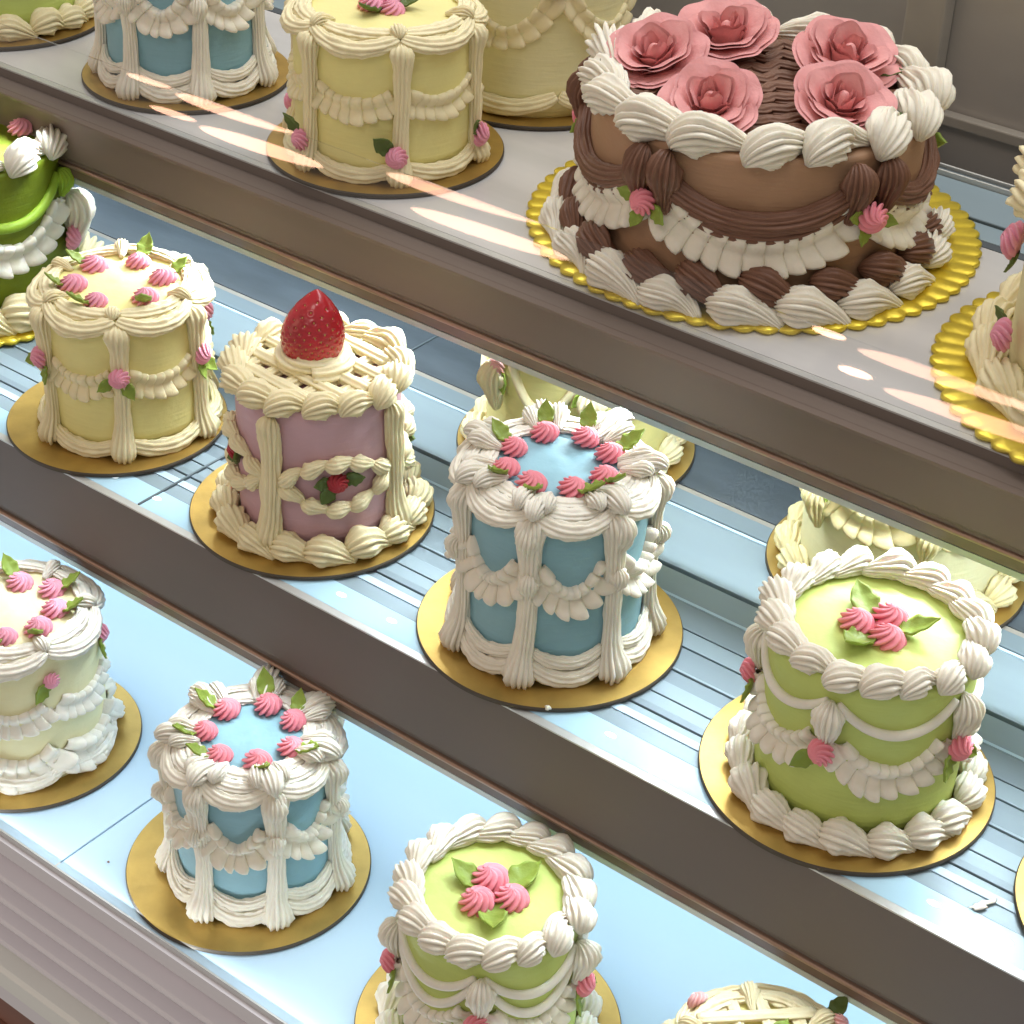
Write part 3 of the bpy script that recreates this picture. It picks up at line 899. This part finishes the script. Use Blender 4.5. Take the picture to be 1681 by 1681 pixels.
c.put("cream_swirl", sweep("cream_swirl", path, (0, 0, 1), 0.0055, 0.0060, 9, 0.25, 5.0, jit=.04), 'ivory', Matrix.Identity(4))
pink_root = c.root

blue_cake("tall blue cake on the middle shelf with eight pink rosettes on top", -0.1947, 0.0602, Z0, -54.6, 0.0438, 0.0910, 0.0651, -14, 8, 18, seed=41)
lime_cake("lime green cake on the middle shelf with single white strings and tan shell borders", -0.0292, 0.0612, Z0, -66.0, 0.0446, 0.0795, 0.0659, -16, (30, 60), strings=1, off=(0.001, 0.003), seed=51)


def backrow(name, label, x, y, z, face, body, icing_m, seed, start, R=0.0505, h=0.098, br=0.0668, strings=True, rosz=0.66, lowfan=True, rosm='palepink', boardm='gold', fansat=0.55):
    c = Cake(name, label, x, y, z, face, R, h, body, br, seed=seed, board_mat=boardm)
    p = [d for d in ring(start, 6) if abs(d) < 128]
    sm = [d for d in ring(start + 30, 6) if abs(d) < 128]
    c.shells(15, R - 0.005, h - 0.001, 0.0225, 0.0068, icing_m, start=5, yaw=20, tilt=15)
    c.shells(16, R + 0.001, 0.0005, 0.0240, 0.0085, icing_m, start=5, yaw=-12, tilt=34, full=False, tw=.6)
    if strings:
        c.strings(sm, 58, h * 0.95, h * 0.26, 0.0028, icing_m)
        c.strings(sm, 58, h * 0.90, h * 0.46, 0.0028, icing_m)
    else:
        c.ruffles(sm, 56, h * 0.66, h * 0.14, 0.016, 0.0055, 7, icing_m)
        c.bands(sm, 56, R, h * 0.84, h * 0.10, 0.002, 0.0052, 0.0036, icing_m, tilt=1.3, name="swag_band")
    for d in p:
        c.side_rosette(d, h * rosz, 0.0062, rosm, out=0.004, leaves=((-60,), (-140,)), lm='leaf')
    c.fans(p, R + 0.002, h * fansat, 0.026, 0.0072, icing_m, inward=False)
    c.trio(0.0072, 'pink', 90)
    return c


backrow("yellow_string_cake", "yellow cake with thick cream string swags, standing behind the blue cake of the middle shelf", -0.2865, 0.205, Z0, -55.0, 'yellow', 'ivory', 61, -52)
backrow("yellow_ruffle_cake", "pale yellow cake with cream ruffles, standing behind the lime cake of the middle shelf", -0.090, 0.2165, Z0, -66.4, 'paleyellow', 'butter', 62, -48, strings=False, rosz=0.74)

# green cake at the left edge
GR, GH = 0.0660, 0.0950
c = Cake("green_cake", "deep green cake with white ruffles and a green string on a bright scalloped board", -0.6883, 0.1071, Z0, -35.7, GR, GH, 'green', 0.0900, board_mat='brightgold', scallop=56, depth=0.03, seed=71)
p = [d for d in ring(62, 5) if abs(d) < 130]
sm = [d for d in ring(26, 5) if abs(d) < 130]
c.ruffles(sm, 68, GH * 0.70, GH * 0.27, 0.017, 0.0072, 9, 'white')
c.strings(sm, 68, GH * 0.86, GH * 0.22, 0.0032, 'limestring')
c.shells(13, GR - 0.004, GH - 0.002, 0.032, 0.0096, 'white', start=10, yaw=24, tilt=22)
c.shells(16, GR + 0.004, 0.0005, 0.0310, 0.0120, 'ivory', start=3, yaw=-25, tilt=34, full=False, tw=.6)
for d in p:
    c.side_rosette(d, GH * 0.40, 0.0075, 'lilac', out=0.004, leaves=((-70,),))
    c.fans([d], GR + 0.001, GH * 0.80, 0.016, 0.0060, 'limestring', inward=False, name="knot")
    c.fans([d + 9], GR + 0.001, GH * 0.52, 0.034, 0.0100, 'white', inward=False)
c.top_ring(6, GR * 0.62, 0.0085, 'lilac', 20, lift=0.004)

# a cake whose board just shows at the right edge of the middle shelf
c = band_cake("cream_cake", "cream cake at the right end of the middle shelf, only its gold board edge showing", 0.1200, 0.0690, Z0, -75, 0.0470, 0.085, 0.0635, 'paleyellow', 'ivory', 0, 6, 'pink', 75, topros=6)

# --- bottom tier
c = band_cake("pale_yellow_cake", "pale yellow cake with frilled foot at the left end of the bottom shelf", -0.4716, -0.0507, ZB, -35.6, 0.0450, 0.0860, 0.0635, 'paleyellow', 'white', 20, 6, 'lilac', 81, topros=8, midros=False, pil=False)
for d in ring(20, 6):
    if abs(d) < 128:
        c.side_rosette(d, c.h * 0.80, 0.0052, 'lilac', out=0.001, leaves=((-140,),), lm='leaf')
c.ruffles([d for d in ring(50, 6) if abs(d) < 128], 60, 0.020, 0.010, 0.0165, 0.0080, 6, 'white', name="foot_ruffle")
blue_cake("light blue cake on the bottom shelf with seven pink rosettes ringed on its top", -0.3044, -0.0445, ZB, -43.3, 0.0408, 0.0850, 0.0636, 11, 7, 5, off=(0, 0.005), seed=42)
lime_cake("lime green cake on the bottom shelf with double white strings", -0.1406, -0.0490, ZB, -53.0, 0.0416, 0.0840, 0.0642, -6, (70, 50), strings=2, seed=52)
# lattice cake
LR, LH = 0.0385, 0.0790
c = band_cake("lattice_cake", "yellow cake with a cream lattice top, at the right end of the bottom shelf", 0.0030, -0.0450, ZB, -62, LR, LH, 0.0635, 'yellow', 'ivory', 15, 6, 'palepink', 91, midros=False)
for sgn in (0, 1):
    for i in range(4):
        o = (i - 1.5) * 0.0130
        L = math.sqrt(0.032 ** 2 - o * o)
        s = np.linspace(-L, L, 20)
        a = 0.35 + sgn * 1.5
        e = np.array([math.cos(a), math.sin(a), 0])
        q = np.array([-math.sin(a), math.cos(a), 0])
        path = np.outer(s, e) + q * o + np.array([0, 0, LH + 0.0018 + 0.0016 * sgn])
        c.put("lattice_strip", sweep("lattice_strip", path, (0, 0, 1), 0.0020, 0.0031, 6, 0.25, 0.2, jit=.06, seed=i), 'ivory', Matrix.Identity(4))
c.trio(0.0065, 'palepink', 95)
for d, mm in ((128, 'palepink'), (-128, 'palepink')):
    c.rosette(Vector((LR * math.cos(math.radians(d)), LR * math.sin(math.radians(d)), LH + 0.001)), (math.cos(math.radians(d)), math.sin(math.radians(d)), 0.6), 0.0052, mm)
    if d > 0:
        c.leaf(Vector((LR * 0.96 * math.cos(math.radians(d + 6)), LR * 0.96 * math.sin(math.radians(d + 6)), LH + 0.003)), (math.cos(math.radians(d + 20)), math.sin(math.radians(d + 20)), -.3), (0, 0, 1), 0.011, 0.007, 'darkleaf')

# --- top tier
c = band_cake("yellow_cake", "pale yellow top shelf cake with pink rosettes at the feet of its columns", -0.4264, 0.2040, T, -48.7, 0.0492, 0.0780, 0.0661, 'yellow', 'ivory', 9, 6, 'lilac', 101, footros=True, midros=False)
c.trio(0.0074, 'lilac', 150, lm='darkleaf', loff=60)
blue_cake("blue cake on the top shelf left of the yellow one, its top out of view", -0.5850, 0.2060, T, -42.8, 0.0455, 0.0900, 0.0620, 10, 7, 5, seed=43)
c = backrow("lime_yellow_cake", "yellow green cake with a shell foot in the upper left corner of the case", -0.7407, 0.1990, T, -37.7, 'lime', 'ivory', 111, 30, R=0.047, br=0.0640)
c = Cake("pale_yellow_cake", "pale yellow cake at the back of the top shelf, beside the chocolate cake", -0.4197, 0.3320, T, -53.3, 0.0530, 0.0960, 'paleyellow', 0.0660, seed=121)
p = [d for d in ring(14, 5) if abs(d) < 128]
sm = [d for d in ring(50, 5) if abs(d) < 128]
c.ruffles(sm, 68, 0.076, 0.030, 0.0125, 0.0050, 9, 'ivory')
c.bands(sm, 70, 0.0545, 0.014, 0.008, 0.001, 0.0056, 0.0032, 'ivory', name="base_band", tilt=1.35)
for d in p:
    c.side_rosette(d, 0.079, 0.0060, 'lilac', out=0.003, leaves=((-150,),))
c.shells(15, 0.051, 0.095, 0.0245, 0.0078, 'ivory', yaw=20, tilt=16)

# chocolate cake
CR, CH = 0.0830, 0.0760
c = Cake("chocolate_cake", "large chocolate cake topped with five big pink roses on a scalloped gold board", -0.2196, 0.2579, T, -59.8, CR, CH, 'chocbody', 0.1184, board_mat='brightgold', scallop=64, depth=0.028, off=(0.0125, -0.003), seed=131, taper=0.0)
choc = c
p = [d for d in ring(-33, 5)]
side = [d for d in p if abs(d) < 132]
sm = [d for d in ring(3, 5) if abs(d) < 132]
c.shells(16, CR - 0.006, CH - 0.002, 0.0370, 0.0108, 'cream', start=6, yaw=24, tilt=20, k=16, tw=1.1)
for i in range(9):
    o = (i - 4) * 0.0135
    L = math.sqrt(0.067 ** 2 - o * o)
    n = 40
    s = np.linspace(-L, L, n)
    for sg in (0,):
        path = np.stack([o + 0.0022 * np.sin(s * 420 + i * 2), s, CH + 0.0014 + 0.0007 * np.sin(s * 300 + i)], 1)
        c.put("chocolate_strip", sweep("chocolate_strip", path, (0, 0, 1), 0.0028, 0.0058, 9, 0.35, 0.4, jit=.05, seed=i), 'choc', Matrix.Rotation(0.3, 4, 'Z'))
c.strings(sm, 66, CH * 0.80, CH * 0.22, 0.0058, 'choc', flat=1.05, ridges=13, amp=0.28, name="chocolate_festoon", endr=.75)
c.strings(sm, 60, CH * 0.68, CH * 0.19, 0.0040, 'choc', flat=1.0, ridges=9, amp=0.30, name="chocolate_festoon", endr=.7)
c.ruffles(sm, 66, CH * 0.63, CH * 0.27, 0.0195, 0.0085, 11, 'cream')
for d in side:
    c.fans([d - 4, d + 5], CR + 0.001, CH * 0.80, 0.032, 0.0088, 'choc', inward=False, name="chocolate_fan", k=15)
    c.side_rosette(d, CH * 0.62, 0.0078, 'pink', out=0.008, leaves=((170,), (-20,), (-110,)), lm='leaf')
c.shells(18, CR + 0.0035, 0.0095, 0.0320, 0.0082, 'choc', start=9, yaw=-38, tilt=55, full=False, tw=0.5, k=15)
c.shells(18, CR + 0.0105, 0.0000, 0.0350, 0.0092, 'cream', start=0, yaw=-16, tilt=36, full=False, tw=0.5, k=17)


def petal(rb, rt, H, span, curl, seed=0, cup=0.0):
    r = np.random.default_rng(seed)
    nu, nv = 17, 11
    P = np.empty((nv, nu, 3))
    N = np.empty((nv, nu, 3))
    ph = r.uniform(0, 6)
    for i, v in enumerate(np.linspace(0, 1, nv)):
        for j, u in enumerate(np.linspace(-1, 1, nu)):
            a = u * span / 2
            rad = rb + (rt - rb) * v ** 1.3 + curl * max(0, v - 0.55) ** 1.5 * 2.2 * (1 - 0.5 * u * u) + 0.0004 * math.sin(5 * u + ph) * v - cup * u * u * v
            z = H * v * (1 - 0.30 * abs(u) ** 2.6) - 0.9 * curl * max(0, v - 0.7) ** 1.6 * (1 - u * u)
            P[i, j] = (rad * math.cos(a), rad * math.sin(a), z)
            N[i, j] = (math.cos(a), math.sin(a), -0.2)
    rim = np.linspace(0, 1, nv)[:, None] ** 3 * np.sin(np.linspace(0, 15, nu) + ph)[None, :]
    P[..., 2] += 0.0007 * rim
    return sheet("petal", P, N, 0.0019)


ROSE = []


def rose_petals():
    if not ROSE:
        bud = grid("petal", np.stack([cyl(np.linspace(0, 2 * PI, 20, endpoint=False), rr, np.full(20, z)) + np.array([0.0006 * z * 100 * 0.3, 0, 0]) for rr, z in ((0.0052, 0), (0.0058, 0.006), (0.0044, 0.012), (0.0022, 0.0165), (0.0008, 0.0178))]), closed_v=True, caps=True)
        ROSE.append(bud)
        ROSE.append(petal(0.0050, 0.0056, 0.0205, 2.6, 0.000, 1))
        ROSE.append(petal(0.0062, 0.0088, 0.0200, 2.3, 0.004, 2))
        ROSE.append(petal(0.0072, 0.0130, 0.0185, 2.0, 0.010, 3))
        ROSE.append(petal(0.0078, 0.0165, 0.0150, 1.75, 0.013, 4))
    return ROSE


def rose(cake, loc, tilt, turn, s):
    pet = rose_petals()
    mt = Matrix.Translation((cake.ox, cake.oy, cake.zb)) @ frame(loc, (1, 0, 0.0), tilt) @ Matrix.Rotation(turn, 4, 'Z') @ Matrix.Scale(s, 4)
    loc = (loc[0], loc[1], loc[2] + 0.0005)
    ro = link("rose", with_mat(pet[0], M['rose']), parent=cake.root, mtx=mt)
    for me, nn, ph in ((pet[1], 2, 0.2), (pet[2], 3, 0.9), (pet[3], 4, 0.3), (pet[4], 5, 0.0)):
        for i in range(nn):
            a = ph + 2 * PI * i / nn + cake.r.uniform(-.12, .12)
            sc_ = cake.r.uniform(.94, 1.08)
            link("petal", with_mat(me, M['rose']), parent=ro, mtx=Matrix.Rotation(a, 4, 'Z') @ Matrix.Rotation(cake.r.uniform(-.05, .08), 4, 'Y') @ Matrix.Diagonal((1, 1, sc_, 1)))
    return ro


fa = math.radians(-59.8)
for i, (dx, dy, s, tw) in enumerate(((-0.0479, -0.0202, 1.22, 0.3), (-0.0389, 0.0277, 1.22, 1.5), (0.0209, 0.0419, 1.24, 2.4), (0.0031, -0.0501, 1.12, 3.3), (0.0480, -0.0086, 1.14, 4.1))):
    # offsets were measured along the case; turn them into the cake's own frame
    X = dx + 0.0 * dy
    lx = math.cos(fa) * dx + math.sin(fa) * dy
    ly = -math.sin(fa) * dx + math.cos(fa) * dy
    v = Vector((lx, ly, 0))
    rose(c, (lx - 0.004, ly, CH + 0.001), Vector((lx * 2.5 + 0.40, ly * 4, 1)), tw, s * 0.90)
    d = v.normalized()
    for b in (0.6, -0.7):
        dd = Matrix.Rotation(b, 3, 'Z') @ d
        c.leaf(Vector((lx, ly, CH + 0.004)) + dd * 0.013, dd, Vector((0, 0, 1)), 0.020, 0.013, 'darkleaf')

# cake cut by the right edge of the top shelf
c = Cake("tan_cake", "tan cake with pink side rosettes at the right edge of the top shelf", 0.0175, 0.2420, T, -74.3, 0.0760, 0.082, 'paleyellow', 0.1100, board_mat='brightgold', scallop=60, depth=0.03, seed=141)
c.shells(18, 0.080, 0.0005, 0.034, 0.0115, 'ivory', start=4, yaw=-12, tilt=34, full=False, tw=.6)
c.shells(15, 0.074, 0.081, 0.036, 0.0120, 'ivory', start=4, yaw=20, tilt=16)
for d in (-90, -38, 15, 66, 118):
    c.side_rosette(d, 0.055, 0.0085, 'lilac', out=0.004, leaves=((-90,),), lm='darkleaf')
    c.side_rosette(d + 26, 0.026, 0.0080, 'lilac', out=0.006, leaves=((150,),), lm='darkleaf')

# ------------------------------------------------------------------ the strawberry
bl = thing("strawberry", "whole red strawberry standing tip up on the cream swirl of the pink cake", "strawberry")
BR, BH = 0.0152, 0.0360
nu, nv = 90, 120
pts = []
seeds = []
ga = PI * (3 - math.sqrt(5))


def prof(t):        # t = 0 at the wide foot, 1 at the tip
    return BR * (math.sin(PI * (0.30 + 0.70 * t) ** 1.0) ** 0.78) * (1.0 if t > 0 else 1) if t < 1 else 0.0


NS = 170
for i in range(NS):
    t = 0.04 + 0.93 * (1 - math.sqrt(1 - (i + .5) / NS) * 1.0)
    seeds.append((t, (i * ga) % (2 * PI)))
P = np.empty((nu, nv, 3))
S = np.array([(prof(t) * math.cos(a), prof(t) * math.sin(a), t * BH) for t, a in seeds])
for i, t in enumerate(np.linspace(0, 0.999, nu)):
    th = np.linspace(0, 2 * PI, nv, endpoint=False)
    r0 = prof(t)
    q = np.stack([r0 * np.cos(th), r0 * np.sin(th), np.full(nv, t * BH)], 1)
    d2 = ((q[:, None, :] - S[None]) ** 2).sum(2).min(1)
    dep = 0.0007 * np.exp(-d2 / (0.00085 ** 2))
    rr = r0 * (1 + 0.02 * np.sin(2 * th + 1)) - dep + 0.0002 * np.exp(-((np.sqrt(d2) - 0.0014) / 0.0005) ** 2)
    bend = 0.0016 * (t ** 1.6)
    P[i] = np.stack([rr * np.cos(th) * 1.03 + bend, rr * np.sin(th) * 0.97, q[:, 2] + 0.0007 * np.cos(th - 1) * (1 - t)], 1)
fl = grid("flesh", P, closed_v=True, caps=True)
link("flesh", fl, M['berry'], bl)
V, Fc = [], []
for (t, a), s in zip(seeds, S):
    nrm = Vector((math.cos(a), math.sin(a), 0.25)).normalized()
    up = Vector((0, 0, 1))
    tx = up.cross(nrm).normalized()
    ty = nrm.cross(tx)
    b0 = len(V)
    cpt = Vector((s[0] * 1.03 + 0.0016 * t ** 1.6, s[1] * 0.97, s[2])) - nrm * 0.00055
    for k in range(6):
        an_ = k * PI / 3
        V.append(tuple(cpt + tx * 0.00034 * math.cos(an_) + ty * 0.00058 * math.sin(an_)))
    V.append(tuple(cpt + nrm * 0.00035))
    for k in range(6):
        Fc.append((b0 + k, b0 + (k + 1) % 6, b0 + 6))
me = bpy.data.meshes.new("seed")
me.from_pydata(V, [], Fc)
sd = link("seed", me, M['seed'], bl)
sd["kind"] = "stuff"
# it stands on the swirl of the pink cake
wl = Matrix.Translation(pink_root.location) @ Matrix.Rotation(math.radians(-46.1), 4, 'Z') @ Vector((-0.001, 0.0015, SHT + 0.0022 + 0.0092))
bl.location = wl
bl.rotation_euler = (math.radians(-4), math.radians(3), 0.6)

# ------------------------------------------------------------------ crumbs and smears of icing
for i, (x, y, z, r, m, lb) in enumerate(((-0.1560, 0.0080, 0.0029, 0.0016, 'cream', "pointed crumb of cream on the gold board before the blue cake"), (0.0560, 0.0260, 0.0006, 0.0034, 'white', "white smear of icing on the bright strip by the right end of the middle shelf"),
                                         (-0.0935, 0.0945, 0.0006, 0.0040, 'white', "white smear of icing on the deck between the blue and the lime cake"), (-0.3620, -0.0900, ZB + 0.0006, 0.0007, 'choc', "tiny dark crumb on the pale blue floor left of the blue cake"))):
    nn = 14
    th = np.linspace(0, 2 * PI, nn, endpoint=False)
    w = 1 + 0.25 * rng.normal(size=nn)
    fl_ = 0.8 if i in (0, 3) else 0.16
    P = np.stack([cyl(th, 1, np.zeros(nn)) * (w * q)[:, None] * r + np.array([0, 0, h_ * r * fl_]) for q, h_ in ((1, 0), (0.85, 0.55), (0.5, 0.95), (0.1, 1.2))])
    o = link("icing_crumb", with_mat(grid("icing_crumb", P, closed_v=True, caps=True), M[m]), loc=(x, y, z), rot=(0, 0, i), scale=(1, 1, 1) if i in (0, 3) else (2.2, 0.8, 1))
    o["label"] = lb
    o["category"] = "crumb"
